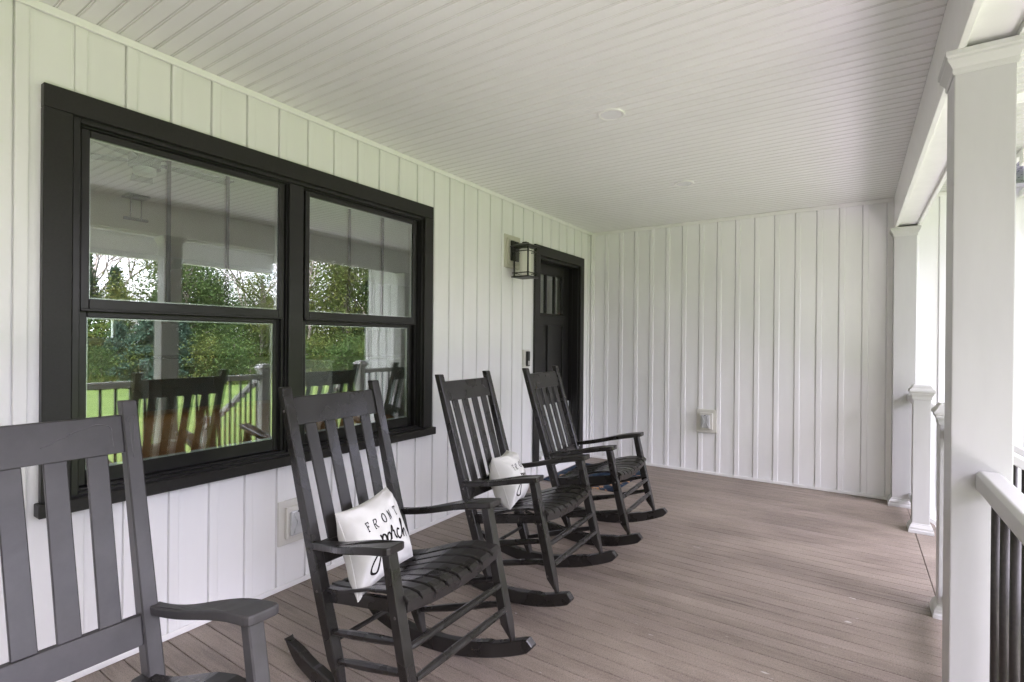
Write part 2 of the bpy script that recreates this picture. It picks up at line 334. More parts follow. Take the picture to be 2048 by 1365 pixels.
# ------------------------------------------------------------------ house: walls, ceiling, beam, roof, window, door
house = empty('house', (0, 0, 0), 'white board and batten house forming the porch wall, ceiling and beam', 'house')
HP = lambda mb_, n, m_, sm=False: mb_.build(n, m_, house, sm)
WIN = (.735, 2.750, .72, 2.270)          # rough opening in the wall
DOOR = (4.38, 5.30, -.02, 2.23)
def siding_wall(mb, start, pitch, bw, a0, a1, z0, z1, holes, fn, depth=.05):
    """battens at start + k*pitch; fn(along, out, z) -> 3D"""
    segs = []; k = math.floor((a0-start)/pitch)
    while start+k*pitch < a1:
        s0 = start+k*pitch; segs += [(s0, s0+bw, True), (s0+bw, s0+pitch, False)]; k += 1
    for s0, s1, bat in segs:
        s0c, s1c = max(s0, a0), min(s1, a1)
        if s1c-s0c < .001: continue
        cuts = sorted({s0c, s1c, *[h for hh in holes for h in hh[:2] if s0c < h < s1c]})
        for c0, c1 in zip(cuts, cuts[1:]):
            mid = (c0+c1)/2; zs = [(z0, z1)]
            for h in holes:
                if h[0] < mid < h[1]:
                    zs = [q for a, b in zs for q in ((a, min(b, h[2])), (max(a, h[3]), b)) if q[1]-q[0] > .002]
            for za, zb in zs:
                if bat:
                    e0 = .006 if c0 == s0 else 0; e1 = .006 if c1 == s1 else 0
                    pr = [(c0, -depth), (c0, .0), (c0+e0*.15, .0075), (c0+e0*.5, .009), (c1-e1, .009), (c1-e1*.2, .007), (c1, 0), (c1, -depth)]
                else:
                    g0 = .005 if c1 == s1 else 0
                    pr = [(c0, -depth), (c0, 0), (c0+.012 if c1-c0 > .05 else c0+.001, .0012), (c1-g0-.002 if c1-c0 > .05 else c1-.001, .0012), (c1-g0 if g0 and c1-c0 > .05 else c1, -.012 if g0 else 0), (c1, -.012 if g0 else 0), (c1, -depth)]
                mb.prism(pr, lambda u, v, w: fn(u, v, w), za, zb)
mb = MB()
siding_wall(mb, .5655, .1772, .043, Y0, YE, 0.0, H, [WIN, DOOR], lambda a, o, z: (o, a, z))
tag(HP(mb, 'wall', M['siding']), 'long front wall of white board and batten siding with the window', None)
mb = MB()
siding_wall(mb, .1755, .1787, .044, 0, 3.82, -.02, H, [], lambda a, o, z: (a, YE-o, z))
mb.box((3.0, YE+.001, -.9), (3.82, YE+.05, -.021)); mb.box((3.78, YE+.001, -.9), (3.83, YE+6, H)); mb.box((3.80, YE-.02, -.9), (3.86, YE+.05, H), .003)
tag(HP(mb, 'wall', M['siding_end']), 'far end wall of white board and batten siding', None)
mb = MB()                                                        # J-channels and base strips
mb.box((.0125, Y0, H-.034), (.024, YE-.012, H-.001), .002); mb.box((.0125, Y0, .001), (.022, 4.291, .028), .002); mb.box((.0125, 5.374, .001), (.022, YE-.012, .028), .002)
mb.box((.0245, YE-.024, H-.034), (3.80, YE-.0125, H-.0012), .002); mb.box((.023, YE-.022, .001), (2.88, YE-.0125, .028), .002); mb.box((3.15, YE-.022, -.6), (3.80, YE-.0125, -.5), .002)
mb.box((.0125, YE-.05, .03), (.03, YE-.0125, H-.036), .002); mb.box((.031, YE-.030, .03), (.05, YE-.0125, H-.036), .002)
mb.box((2.86, YE-.024, .03), (2.90, YE-.0125, H-.036), .002)
HP(mb, 'corner_trim', M['trim'])
# beadboard ceiling: every board edge a pair of grooves
def beadboard(mb, x0, x1, y0, y1, z, start=.6695, pitch=.0684):
    k = math.floor((y0-start)/pitch); pts = []
    while start+k*pitch < y1:
        s_ = start+k*pitch
        pts += [(s_-.0012, 0), (s_, .005), (s_+.0042, .005), (s_+.0058, .0008), (s_+.0082, .0008), (s_+.0098, .004), (s_+.0122, .004), (s_+.0136, 0)]
        k += 1
    pts = [q for q in pts if y0 < q[0] < y1]
    pts = [(y0, 0)] + pts + [(y1, 0)]
    A = [mb.bm.verts.new((x0, u, z+v)) for u, v in pts]; B = [mb.bm.verts.new((x1, u, z+v)) for u, v in pts]
    for i in range(len(pts)-1):
        f = mb.bm.faces.new((A[i], A[i+1], B[i+1], B[i]))
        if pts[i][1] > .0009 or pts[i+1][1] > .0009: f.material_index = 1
mb = MB()
beadboard(mb, 0.0, W, Y0, YE, H); mb.box((-.05, Y0, H+.008), (W, YE, H+.05))
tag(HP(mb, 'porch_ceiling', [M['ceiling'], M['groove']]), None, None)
mb = MB()
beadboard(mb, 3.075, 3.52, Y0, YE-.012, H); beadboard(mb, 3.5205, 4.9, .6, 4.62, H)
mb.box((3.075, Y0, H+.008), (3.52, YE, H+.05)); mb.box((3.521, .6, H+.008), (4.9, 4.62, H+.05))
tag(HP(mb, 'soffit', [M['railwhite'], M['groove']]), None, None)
mb = MB()
mb.box((3.521, 4.621, H-.10), (5.0, 4.70, H+.12), .003); mb.box((3.521, .52, H-.10), (5.0, .599, H+.12), .003); mb.box((4.901, .6, H-.28), (5.0, 4.62, H+.12), .003)
mb.box((3.521, Y0, H-.03), (3.545, .519, H+.15)); mb.box((3.521, 4.701, H-.03), (3.545, YE-.30, H+.15))
HP(mb, 'fascia', M['trim'])
mb = MB()                                                        # beam: two side boards and a recessed soffit
mb.box((W, Y0, ZB), (W+.022, YE-.013, H-.0005), .0015); mb.box((W+.150, Y0, ZB), (W+.172, YE-.013, H-.0007), .0015)
mb.box((W+.023, Y0, ZB+.020), (W+.149, YE-.013, ZB+.035))
for yy in (2.33, 5.50): pass
tag(HP(mb, 'beam', M['trim']), None, None)
mb = MB()                                                        # roof over porch and house
def quad(mb, *ps): mb.bm.faces.new([mb.bm.verts.new(p_) for p_ in ps])
mb.prism([(3.65, H+.055), (3.65, H+.16), (-1.6, H+1.8), (-6.6, H+.16), (-6.6, H+.055)], lambda u, v, w: (u, w, v), Y0-.3, YE+3)
mb.prism([(2.7, .0), (2.7, .1), (0, 1.6), (-2.7, .1), (-2.7, 0)], lambda u, v, w: (w, 2.61+u*.85, H+.125+v), 3.7, 5.1)
mb.prism([(YE-.32, H+.06), (YE-.32, H+.10), (YE+3.2, H+2.2), (YE+3.2, H+.06)], lambda u, v, w: (w, u, v), 3.66, 4.15)
HP(mb, 'roof', M['shingle'])
mb = MB()                                                        # gutter of the wing beyond
gp = [(0, 0), (-.02, .0), (-.075, .03), (-.085, .075), (-.10, .10), (-.10, .115), (0, .115)]
mb.prism(gp, lambda u, v, w: (w, YE-.34+u, H-.055+v), 3.66, 4.15)
mb.box((3.70, YE-.338, H-.115), (4.15, YE-.013, H-.06), .002)
HP(mb, 'gutter', M['trim'])

# --- window: trim, frame, sashes, panes, muntins, sill
win = empty('window', (0, 0, 0), None, None); del win['label']; del win['category']
win.parent = house; win['label'] = 'large black framed double window with upper sash bars'
def frame(mb, y0, y1, z0, z1, t, xa, xb, bev=.002, top=None, bot=None):
    top = t if top is None else top; bot = t if bot is None else bot
    mb.box((xa, y0, z0), (xb, y0+t, z1), bev); mb.box((xa, y1-t, z0), (xb, y1, z1), bev)
    mb.box((xa+.0004, y0+t, z1-top), (xb-.0004, y1-t, z1), bev); mb.box((xa+.0004, y0+t, z0), (xb-.0004, y1-t, z0+bot), bev)
mb = MB()
mb.box((.0005, .641, .742), (.036, .731, 2.266), .002); mb.box((.0005, 2.742, .742), (.036, 2.830, 2.266), .002); mb.box((.0005, .641, 2.2665), (.036, 2.830, 2.357), .002)
mb.build('trim', M['black'], win)
mb = MB(); mb.box((.0005, .628, .690), (.062, 2.846, .7415), .003); mb.build('sill', M['black'], win)
mb = MB()
frame(mb, .7355, 2.7495, .7205, 2.2695, .024, -.085, .018, .002, .024, .034)
mb.box((-.08, 1.687, .755), (.012, 1.774, 2.2455), .002)
for a, b in ((.760, 1.686), (1.775, 2.7250)):                     # stepped jamb tracks
    frame(mb, a, b, .755, 2.2453, .008, -.07, -.004, .001)
    mb.box((-.068, b-.024, .764), (-.020, b-.0085, 2.236), .001)
mb.build('frame', M['sash'], win)
for a, b in ((.7685, 1.6675), (1.7985, 2.6965)):
    mb = MB()                                                    # upper sash in front, lower one behind
    frame(mb, a, b, 1.488, 2.2365, .030, -.040, -.008, .003, .030, .052)
    mb.box((-.041, a+.001, 1.489), (-.002, b-.001, 1.500), .002)
    up = mb.build('sash', M['sash'], win)
    mb = MB(); mb.box((-.022, a+.031, 1.541), (-.019, b-.031, 2.2065)); mb.build('pane', M['glass'], win)
    mb = MB(); mb.box((-.038, a+.031, 1.541), (-.035, b-.031, 2.2065)); mb.build('pane', M['glass'], win)
    mb = MB(); frame(mb, a+.0305, b-.0305, 1.5405, 2.2070, .006, -.0345, -.0225, 0); mb.build('spacer', M['silver'], win)
    for fr in (.36, .68) if a < 1 else (.355, .68):
        mb = MB(); yy = a+.03+(b-a-.06)*fr
        mb.box((-.0335, yy-.009, 1.542), (-.0235, yy+.009, 2.2055), .003); mb.build('muntin', M['sash'], win)
    mb = MB(); frame(mb, a, b, .764, 1.495, .034, -.075, -.046, .003, .030, .062); mb.build('sash', M['sash'], win)
    mb = MB(); mb.box((-.056, a+.035, .827), (-.053, b-.035, 1.464)); mb.build('pane', M['glass'], win)
    mb = MB(); mb.box((-.071, a+.035, .827), (-.068, b-.035, 1.464)); mb.build('pane', M['glass'], win)
    mb = MB(); frame(mb, a+.0345, b-.0345, .8265, 1.4645, .006, -.0675, -.0565, 0); mb.build('spacer', M['silver'], win)
# --- door
door = bpy.data.objects.new('door', None); COL.objects.link(door); door.parent = house; door['label'] = 'black craftsman front door with three small lights'
mb = MB()
mb.box((.0005, 4.292, .190), (.034, 4.390, 2.227), .002); mb.box((.0005, 5.284, .001), (.034, 5.373, 2.227), .002); mb.box((.0005, 4.292, 2.2275), (.034, 5.373, 2.326), .002)
mb.build('trim', M['black'], door)
mb = MB()
mb.box((-.14, 4.3805, .20), (.006, 4.410, 2.200), .001); mb.box((-.14, 5.264, .20), (.006, 5.2995, 2.200), .001); mb.box((-.14, 4.3805, 2.2005), (.006, 5.2995, 2.2295), .001)
mb.box((-.1035, 4.4105, .245), (-.06, 4.422, 2.200)); mb.box((-.1035, 5.252, .245), (-.06, 5.2635, 2.200))
mb.build('jamb', M['doorpaint'], door)
mb = MB(); mb.box((-.14, 4.3805, -.02), (.026, 5.2835, .199), .003); mb.box((-.06, 4.411, .1995), (.05, 5.2635, .235), .004); mb.build('threshold', M['trim'], door)
y0, y1, z0, z1 = 4.412, 5.262, .237, 2.199
mb = MB(); X = -.105
st = .140
mb.box((X-.04, y0, z0), (X, y0+st, z1), .002); mb.box((X-.04, y1-st, z0), (X, y1, z1), .002)
mb.box((X-.0395, y0+st, 2.095), (X-.0005, y1-st, z1), .002); mb.box((X-.0395, y0+st, 1.545), (X-.0005, y1-st, 1.655), .002); mb.box((X-.0395, y0+st, z0), (X-.0005, y1-st, z0+.2), .002)
ym = (y0+y1)/2; mb.box((X-.039, ym-.05, z0+.2), (X-.001, ym+.05, 1.545), .002)
mb.box((X-.034, y0+st, z0+.2), (X-.016, y1-st, 1.545))
mb.box((X-.002, y0+st-.03, 1.655), (X+.014, y1-st+.03, 1.672), .002)
mb.build('leaf', M['doorpaint'], door)
mb = MB(); gy0, gy1 = y0+st, y1-st
frame(mb, gy0, gy1, 1.656, 2.094, .014, X-.03, X+.004, .001)
for fr in (1/3, 2/3): yy = gy0+(gy1-gy0)*fr; mb.box((X-.028, yy-.011, 1.67), (X+.003, yy+.011, 2.08), .001)
mb.build('glazing_bars', M['doorpaint'], door)
mb = MB(); mb.box((X-.018, gy0+.01, 1.665), (X-.014, gy1-.01, 2.085)); mb.build('pane', M['glass'], door)
mb = MB()
mb.box((X+.0005, y0+.035, 1.10), (X+.012, y0+.085, 1.38), .003); mb.tube([(X+.012, y0+.06, 1.15), (X+.05, y0+.06, 1.15), (X+.055, y0+.06, 1.19), (X+.055, y0+.06, 1.30), (X+.012, y0+.06, 1.33)], .008, 8)
mb.build('handle', M['metal'], door)

# ------------------------------------------------------------------ the room behind the glass
mb = MB()
mb.box((-6.05, -1.6, .08), (-.09, 9.0, .20)); tag(HP(mb, 'room_floor', M['oak']), None, None)
mb = MB(); mb.box((-6.05, -1.6, 2.60), (-.09, 9.0, 2.65)); HP(mb, 'room_ceiling', M['roomceil'])
mb = MB()
for a, b, z0_, z1_ in ((-1.6, 9.0, .2005, .70), (-1.6, 9.0, 2.29, 2.5995), (-1.6, .73, .7005, 2.2895), (2.76, 4.37, .7005, 2.2895), (5.31, 9.0, .7005, 2.2895)): mb.box((-.12, a, z0_), (-.09, b, z1_))
holes = [(-1.5, .5, .25, 2.45), (1.55, 2.44, 1.33, 1.95), (2.54, 2.92, 1.33, 1.95)]  # first opening is unseen, added to let daylight into the room
ysb = sorted({-1.6, 9.0, *[h for q in holes for h in q[:2]]})
for a, b in zip(ysb, ysb[1:]):
    hh = [q for q in holes if q[0] < (a+b)/2 < q[1]]
    if hh: mb.box((-6.05, a, .2005), (-6.0, b, hh[0][2])); mb.box((-6.05, a, hh[0][3]), (-6.0, b, 2.5995))
    else: mb.box((-6.05, a, .2005), (-6.0, b, 2.5995))
mb.box((-6.0, 9.001, .2), (-.09, 9.05, 2.6)); mb.box((-6.0, -1.65, .2), (-.09, -1.601, 2.6))
HP(mb, 'room_wall', M['wallpaint'])
for q in holes[1:3]:
    mb = MB(); frame(mb, q[0]+.001, q[1]-.001, q[2]+.001, q[3]-.001, .04, -6.04, -5.96, .003); mb.box((-6.03, q[0]+.041, 1.66), (-5.98, q[1]-.041, 1.70), .003)
    mb.box((-6.0, q[0]-.06, q[2]-.06), (-5.94, q[1]+.06, q[2]-.001), .003)
    HP(mb, 'window_frame', M['trim'])
sofa = empty('sofa', (-.42, 1.55, .2), 'brown leather sofa with its back against the large window, inside', 'sofa')
mb = MB(); mb.box((-.05, -.95, .10), (.20, .95, .80), .05, 4); mb.build('backrest', M['leather'], sofa, True)
for s in (-1, 1):
    mb = MB(); mb.box((-.85, s*1.08-.125, .08), (.20, s*1.08+.125, .62), .06, 4); mb.build('armrest', M['leather'], sofa, True)
    mb = MB(); mb.box((-.82, min(0, s*.95)+.004, .28), (-.06, max(0, s*.95)-.004, .46), .05, 4); mb.build('seat_cushion', M['leather'], sofa, True)
    for xx in (-.75, .12): mb = MB(); mb.tube([(xx, s*.98, 0), (xx, s*.98, .095)], [.02, .03], 10); mb.build('leg', M['counter'], sofa)
mb = MB(); mb.box((-.80, -.94, .09), (.10, .94, .275), .02, 2); mb.build('base', M['leather'], sofa)
cab = empty('kitchen_cabinet', (-5.7, 4.6, .2), 'grey kitchen cabinets with dark counter at the back of the room', 'cabinet')
mb = MB(); mb.box((-.28, -1.5, 0), (.3, 1.6, .88), .004); mb.build('body', M['cab'], cab)
mb = MB(); mb.box((-.28, -1.52, .8805), (.33, 1.62, .92), .004); mb.build('countertop', M['counter'], cab)
mb = MB(); mb.box((-.28, -1.0, 1.4), (.06, 1.6, 2.2), .004); mb.build('wall_unit', M['cab'], cab)
for k in range(4):
    mb = MB(); yy = -1.05+k*.7; mb.box((.3005, yy-.30, .1), (.318, yy+.33, .82), .004); d_ = mb.build('door', M['cab'], cab)
    mb = MB(); mb.box((.3185, yy-.06, .74), (.335, yy+.06, .755), .002); mb.build('handle', M['metal'], d_)
isl = empty('kitchen_island', (-3.2, 5.0, .2), 'light kitchen island in the room behind the window', 'island')
mb = MB(); mb.box((-.4, -.9, 0), (.4, .9, .88), .006); mb.build('body', M['wallpaint'], isl)
mb = MB(); mb.box((-.45, -.95, .8805), (.5, .95, .92), .006); mb.build('countertop', M['cab'], isl)
fan = empty('ceiling_fan', (-1.08, 1.40, 2.6), 'dark ceiling fan seen faintly through the left window', 'fan')
mb = MB(); mb.disc((0, 0), .045, -.03, -.0005); mb.tube([(0, 0, -.03), (0, 0, -.08)], .012, 10); mb.disc((0, 0), .085, -.16, -.08); mb.build('motor', M['fan'], fan)
for k in range(5):
    a = k*2*math.pi/5+.3; d_ = Vector((math.cos(a), math.sin(a), 0))
    mb = MB(); mb.sweep([d_*.09+Vector((0, 0, -.12)), d_*.2+Vector((0, 0, -.12)), d_*.52+Vector((0, 0, -.12))], [.04, .10, .13], .008); mb.build('blade', M['fan'], fan)
mb = MB(); mb.disc((0, 0), .06, -.20, -.1605); mb.build('lamp', M['frost'], fan)
ch = empty('pendant_light', (-2.54, 1.89, 2.6), 'pendant light hung on two rods in the room behind the glass', 'pendant light')
mb = MB(); mb.box((-.08, -.08, -.02), (.08, .08, -.0005), .003); mb.build('canopy', M['fan'], ch)
for s in (-1, 1): mb = MB(); mb.tube([(0, s*.04, -.02), (0, s*.04, -.19)], .006, 8); mb.build('rod', M['fan'], ch)
mb = MB(); mb.box((-.015, -.09, -.215), (.015, .09, -.1905), .003); mb.build('bar', M['fan'], ch)

# ------------------------------------------------------------------ columns, newels, railings, stairs
def column(y, label):
    c = empty('porch_column', (2.9735, y, 0), label, 'column', 'square white columns under the porch beam')
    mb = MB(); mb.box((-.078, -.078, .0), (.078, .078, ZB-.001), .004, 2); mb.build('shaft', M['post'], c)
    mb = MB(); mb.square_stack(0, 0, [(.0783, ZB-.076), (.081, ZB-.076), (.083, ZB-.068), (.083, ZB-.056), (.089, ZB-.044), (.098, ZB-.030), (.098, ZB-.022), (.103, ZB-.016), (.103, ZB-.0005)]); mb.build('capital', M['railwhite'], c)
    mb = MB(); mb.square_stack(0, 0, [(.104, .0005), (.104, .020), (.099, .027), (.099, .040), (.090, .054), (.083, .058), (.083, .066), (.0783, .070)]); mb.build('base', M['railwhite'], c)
    return c
column(2.358, 'large white square column in the right foreground')
column(5.545, 'white square column against the end wall')
column(-.95, 'white square column behind the camera'); column(-4.9, 'white square column well behind the viewer'); column(-8.8, 'white square column at the near end of the porch')
def newel(y, label):
    c = empty('newel_post', (3.035, y, 0), label, 'newel post', 'white newel posts at the porch steps')
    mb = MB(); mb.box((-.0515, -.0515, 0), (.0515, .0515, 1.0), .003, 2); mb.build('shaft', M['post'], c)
    mb = MB(); mb.square_stack(0, 0, [(.0518, .975), (.056, .977), (.057, .995), (.062, 1.006), (.068, 1.014), (.068, 1.022), (.075, 1.030), (.075, 1.040), (.068, 1.050), (.060, 1.058), (.056, 1.070), (.050, 1.078), (.046, 1.080)]); mb.build('cap', M['railwhite'], c)
    mb = MB(); mb.square_stack(0, 0, [(.074, .0005), (.074, .020), (.069, .027), (.069, .040), (.060, .056), (.056, .060), (.056, .066), (.0518, .069)]); mb.build('skirt', M['railwhite'], c)
newel(4.835, 'white newel post on the far side of the steps'); newel(3.415, 'white newel post on the near side of the steps, mostly behind the big column')
def rail_prof(hw, z0_, z1_): return [(-hw, z0_), (hw, z0_), (hw, z1_-.012), (hw-.012, z1_), (-hw+.012, z1_), (-hw, z1_-.012)]
def railing(p0, p1, label, z0=0, z1=0, sp=.118):
    """p0, p1 (x, y); z0, z1 drop of the ends"""
    r = empty('porch_railing', (p0[0], p0[1], 0), label, 'railing', 'white railings with dark balusters')
    d = Vector((p1[0]-p0[0], p1[1]-p0[1])); Ln = d.length; d /= Ln; n = Vector((-d.y, d.x)); dz = z1-z0
    for nm, hw, a, b in (('top_rail', .036, .905, .965), ('bottom_rail', .024, .085, .130)):
        mb = MB(); mb.prism(rail_prof(hw, a, b), lambda u, v, w: (d.x*w+n.x*u, d.y*w+n.y*u, v+z0+dz*w/Ln), 0, Ln, .0)
        bmesh.ops.recalc_face_normals(mb.bm, faces=mb.bm.faces)
        mb._bev([f for f in mb.bm.faces], .004, 2); mb.build(nm, M['railwhite'], r)
    k = int(Ln/sp); off = (Ln-(k-1)*sp)/2
    first = None
    for i in range(k):
        w = off+i*sp
        if first is None or dz:
            mb = MB(); zz = z0+dz*w/Ln; mb.tube([(0, 0, .128+zz), (0, 0, .908+zz)], .0125, 16); first = b_o = mb.build('baluster', M['baluster'], r, False)
            for pl in b_o.data.polygons: pl.use_smooth = len(pl.vertices) == 4
        else:
            b_o = first.copy(); COL.objects.link(b_o); b_o.parent = r
        b_o.location = (d.x*w, d.y*w, 0)
    for w in (.002, Ln-.028):                                    # brackets under the rails
        mb = MB(); mb.prism([(-.022, .893), (.022, .893), (.022, .9045), (-.022, .9045)], lambda u, v, q: (d.x*q+n.x*u, d.y*q+n.y*u, v+z0+dz*q/Ln), w, w+.026); mb.build('bracket', M['metal'], r)
railing((2.995, 2.279), (2.995, -.866), 'porch railing at the right edge, running from the big column towards the viewer')
railing((3.035, 3.362), (3.01, 2.440), 'short porch railing hidden behind the big column')
railing((3.03, 5.461), (3.045, 4.888), 'short porch railing between end wall column and far newel post')
railing((2.995, -1.034), (2.995, -4.816), 'porch railing behind the viewer')
railing((3.088, 4.835), (4.35, 4.835), 'stair railing going down from the far newel post', 0, -.72)
railing((3.088, 3.415), (4.35, 3.415), 'stair railing going down from the near newel post', 0, -.72)
mb = MB()
for k in range(4):
    mb.box((3.146+k*.28, 3.50, -.19*(k+1)-.03), (3.146+k*.28+.30, 4.75, -.19*(k+1)+.0), .003)
    mb.box((3.150+k*.28, 3.50, -.19*(k+1)-.16), (3.160+k*.28, 4.75, -.19*(k+1)-.031))
tag(mb.build('porch_steps', M['step']), 'brown composite steps going down between the two newel posts', 'steps')
for yy in (4.835, 3.415):
    mb = MB(); mb.box((4.35, yy-.05, -.80), (4.45, yy+.05, .27), .003, 2); mb.square_stack(4.40, yy, [(.05, .25), (.07, .28), (.078, .30), (.05, .34)])
    tag(mb.build('stair_post', M['post']), 'low white post at the foot of the %s stair railing' % ('far' if yy > 4 else 'near'), 'stair post')
mb = MB(); mb.box((3.10, Y0, -.30), (3.14, YE, -.0255)); mb.box((3.05, Y0, -.85), (3.09, YE, -.301)); tag(mb.build('deck_skirting', M['railwhite']), None, None, kind='structure')

# ------------------------------------------------------------------ fixtures
for x, y, lb in ((1.467, 2.725, 'round recessed ceiling light nearer the camera'), (1.463, 4.228, 'round recessed ceiling light nearer the end wall'), (3.34, 3.66, 'round recessed light in the outer soffit beyond the column')):
    t = empty('recessed_light', (x, y, H), lb, 'ceiling light', 'recessed ceiling lights')
    mb = MB(); n = 64; prof = [(.078, .004), (.078, -.005), (.075, -.008), (.061, -.007), (.058, -.003), (.058, .002)]
    V = [[mb.bm.verts.new((r_*math.cos(2*math.pi*k/n), r_*math.sin(2*math.pi*k/n), z_)) for k in range(n)] for r_, z_ in prof]
    for a_, b_ in zip(V, V[1:]):
        for k in range(n): mb.bm.faces.new((a_[k], a_[(k+1) % n], b_[(k+1) % n], b_[k]))
    mb.build('trim_ring', M['trim'], t, True)
    mb = MB(); mb.disc((0, 0), .0575, -.0045, -.0005, 64); mb.build('lens', M['lens'], t)
# wall lantern
lt = empty('wall_lantern', (0, 3.905, 2.157), 'black metal and glass wall lantern mounted left of the door', 'wall lantern')
mb = MB(); mb.box((.001, -.127, -.118), (.020, .127, .180), .003, 2); mb.box((.0195, -.095, -.088), (.034, .095, .150), .005, 2); mb.build('mounting_block', M['cream'], lt)
mb = MB(); mb.box((.0345, -.060, -.055), (.052, .060, .125), .003, 2); mb.box((.052, -.012, .105), (.062, .012, .118), .002); mb.build('back_plate', M['metal'], lt)
LX, LY = .155, .005
mb = MB(); mb.box((.052, -.035, .070), (LX-.02, .010, .088), .002); mb.build('arm', M['metal'], lt)
mb = MB(); mb.square_stack(LX, LY, [(.100, .060), (.102, .064), (.098, .070), (.045, .095), (.022, .098), (.022, .108), (.012, .112)]); mb.build('cap', M['metal'], lt)
mb = MB(); mb.square_stack(LX, LY, [(.092, -.212), (.092, -.205), (.075, -.198)]); mb.build('base', M['metal'], lt)
hb = .072
for a_ in (-1, 1):
    for b_ in (-1, 1): mb = MB(); mb.box((LX+a_*hb-.006, LY+b_*hb-.006, -.199), (LX+a_*hb+.006, LY+b_*hb+.006, .062), .001); mb.build('corner_bar', M['metal'], lt)
for zz in (.020, -.172):
    mb = MB()
    for s in (-1, 1):
        mb.box((LX-hb-.016, LY+s*(hb+.008)-.003, zz-.004), (LX+hb+.016, LY+s*(hb+.008)+.003, zz+.004)); mb.box((LX+s*(hb+.008)-.003, LY-hb-.016, zz-.0035), (LX+s*(hb+.008)+.003, LY+hb+.016, zz+.0035))
    mb.build('cross_band', M['metal'], lt)
mb = MB()
for s in (-1, 1):
    mb.box((LX-.064, LY+s*.066-.001, -.197), (LX+.064, LY+s*.066+.001, .059)); mb.box((LX+s*.066-.001, LY-.064, -.197), (LX+s*.066+.001, LY+.064, .059))
mb.build('glass_panel', M['thinglass'], lt)
mb = MB(); mb.disc((LX, LY), .050, -.196, .045, 32); mb.build('frosted_tube', M['frost'], lt, False)
# doorbell
db = empty('doorbell', (0, 4.152, 1.21), 'small doorbell with black front beside the door trim', 'doorbell')
mb = MB(); mb.box((.001, -.048, -.085), (.028, .05, .085), .003, 2); mb.build('mounting_block', M['plate'], db)
mb = MB(); mb.box((.0285, -.022, -.070), (.052, .022, .070), .006, 3); mb.build('body', M['metal'], db)
mb = MB(); mb.box((.0525, -.016, -.060), (.055, .016, -.020), .002); mb.build('button', M['silver'], db)
# weatherproof outlets
def outlet(fn, label, loc):
    o = empty('outdoor_outlet', loc, label, 'outlet', 'weatherproof outlets on the siding')
    def bx(a, b, bev): 
        mb = MB(); p0 = fn(*a); p1 = fn(*b); mb.box([min(i, j) for i, j in zip(p0, p1)], [max(i, j) for i, j in zip(p0, p1)], bev, 2); return mb
    bx((-.102, .001, -.122), (.102, .018, .122), .004).build('mounting_block', M['plate'], o)
    bx((-.066, .0185, -.088), (.066, .040, .088), .006).build('box', M['plate'], o)
    mb = bx((-.050, .0405, -.070), (.042, .058, .066), .010); mb.build('cover', M['clearplastic'], o, False)
    for s in (-1, 1):
        mb = MB(); pts = [fn(s*.020-.004+.010*math.cos(t_*math.pi)*s*-1, .062, t_*.055) for t_ in (-1, -.6, -.2, .2, .6, 1)]; mb.tube(pts, .004, 8); mb.build('cover_rib', M['clearplastic'], o, True)
    mb = bx((-.012, .0585, .058), (.0, .066, .066), .001); mb.build('latch', M['metal'], o)
outlet(lambda a, o, z: (o, a, z), 'outlet in a siding block low under the window, behind the second rocker', (0, 1.732, .365))
outlet(lambda a, o, z: (a, -o, z), 'outlet in a siding block low on the far end wall', (1.338, YE-.012, .556))

# ------------------------------------------------------------------ rocking chair (x forward, y left)
def zr(x): return (x+.105)**2/2.07
def xpost(z): return -.145-(z-.10)*.345/1.08
def ypost(z): return .222+(z-.10)*.016/1.08                     # centre line, half spacing
def seat_z(x, y):
    k = [(-.30, .410), (-.22, .420), (-.14, .437), (-.05, .470), (.04, .503), (.12, .522), (.19, .530), (.225, .527), (.240, .516)]
    for (a, za), (b, zb_) in zip(k, k[1:]):
        if x <= b: t_ = max(0, (x-a)/(b-a)); t_ = t_; z = za+(zb_-za)*t_; break
    else: z = k[-1][1]
    return z - .026*(1-min(1, abs(y)/.25)**2)
def smooth_pts(pts, n=4):
    P = [Vector(q) for q in pts]; out = []
    for i in range(len(P)-1):
        p0, p1, p2, p3 = P[max(i-1, 0)], P[i], P[i+1], P[min(i+2, len(P)-1)]
        for j in range(n):
            t_ = j/n; out.append(.5*((2*p1)+(-p0+p2)*t_+(2*p0-5*p1+4*p2-p3)*t_**2+(-p0+3*p1-3*p2+p3)*t_**3))
    out.append(P[-1]); return out
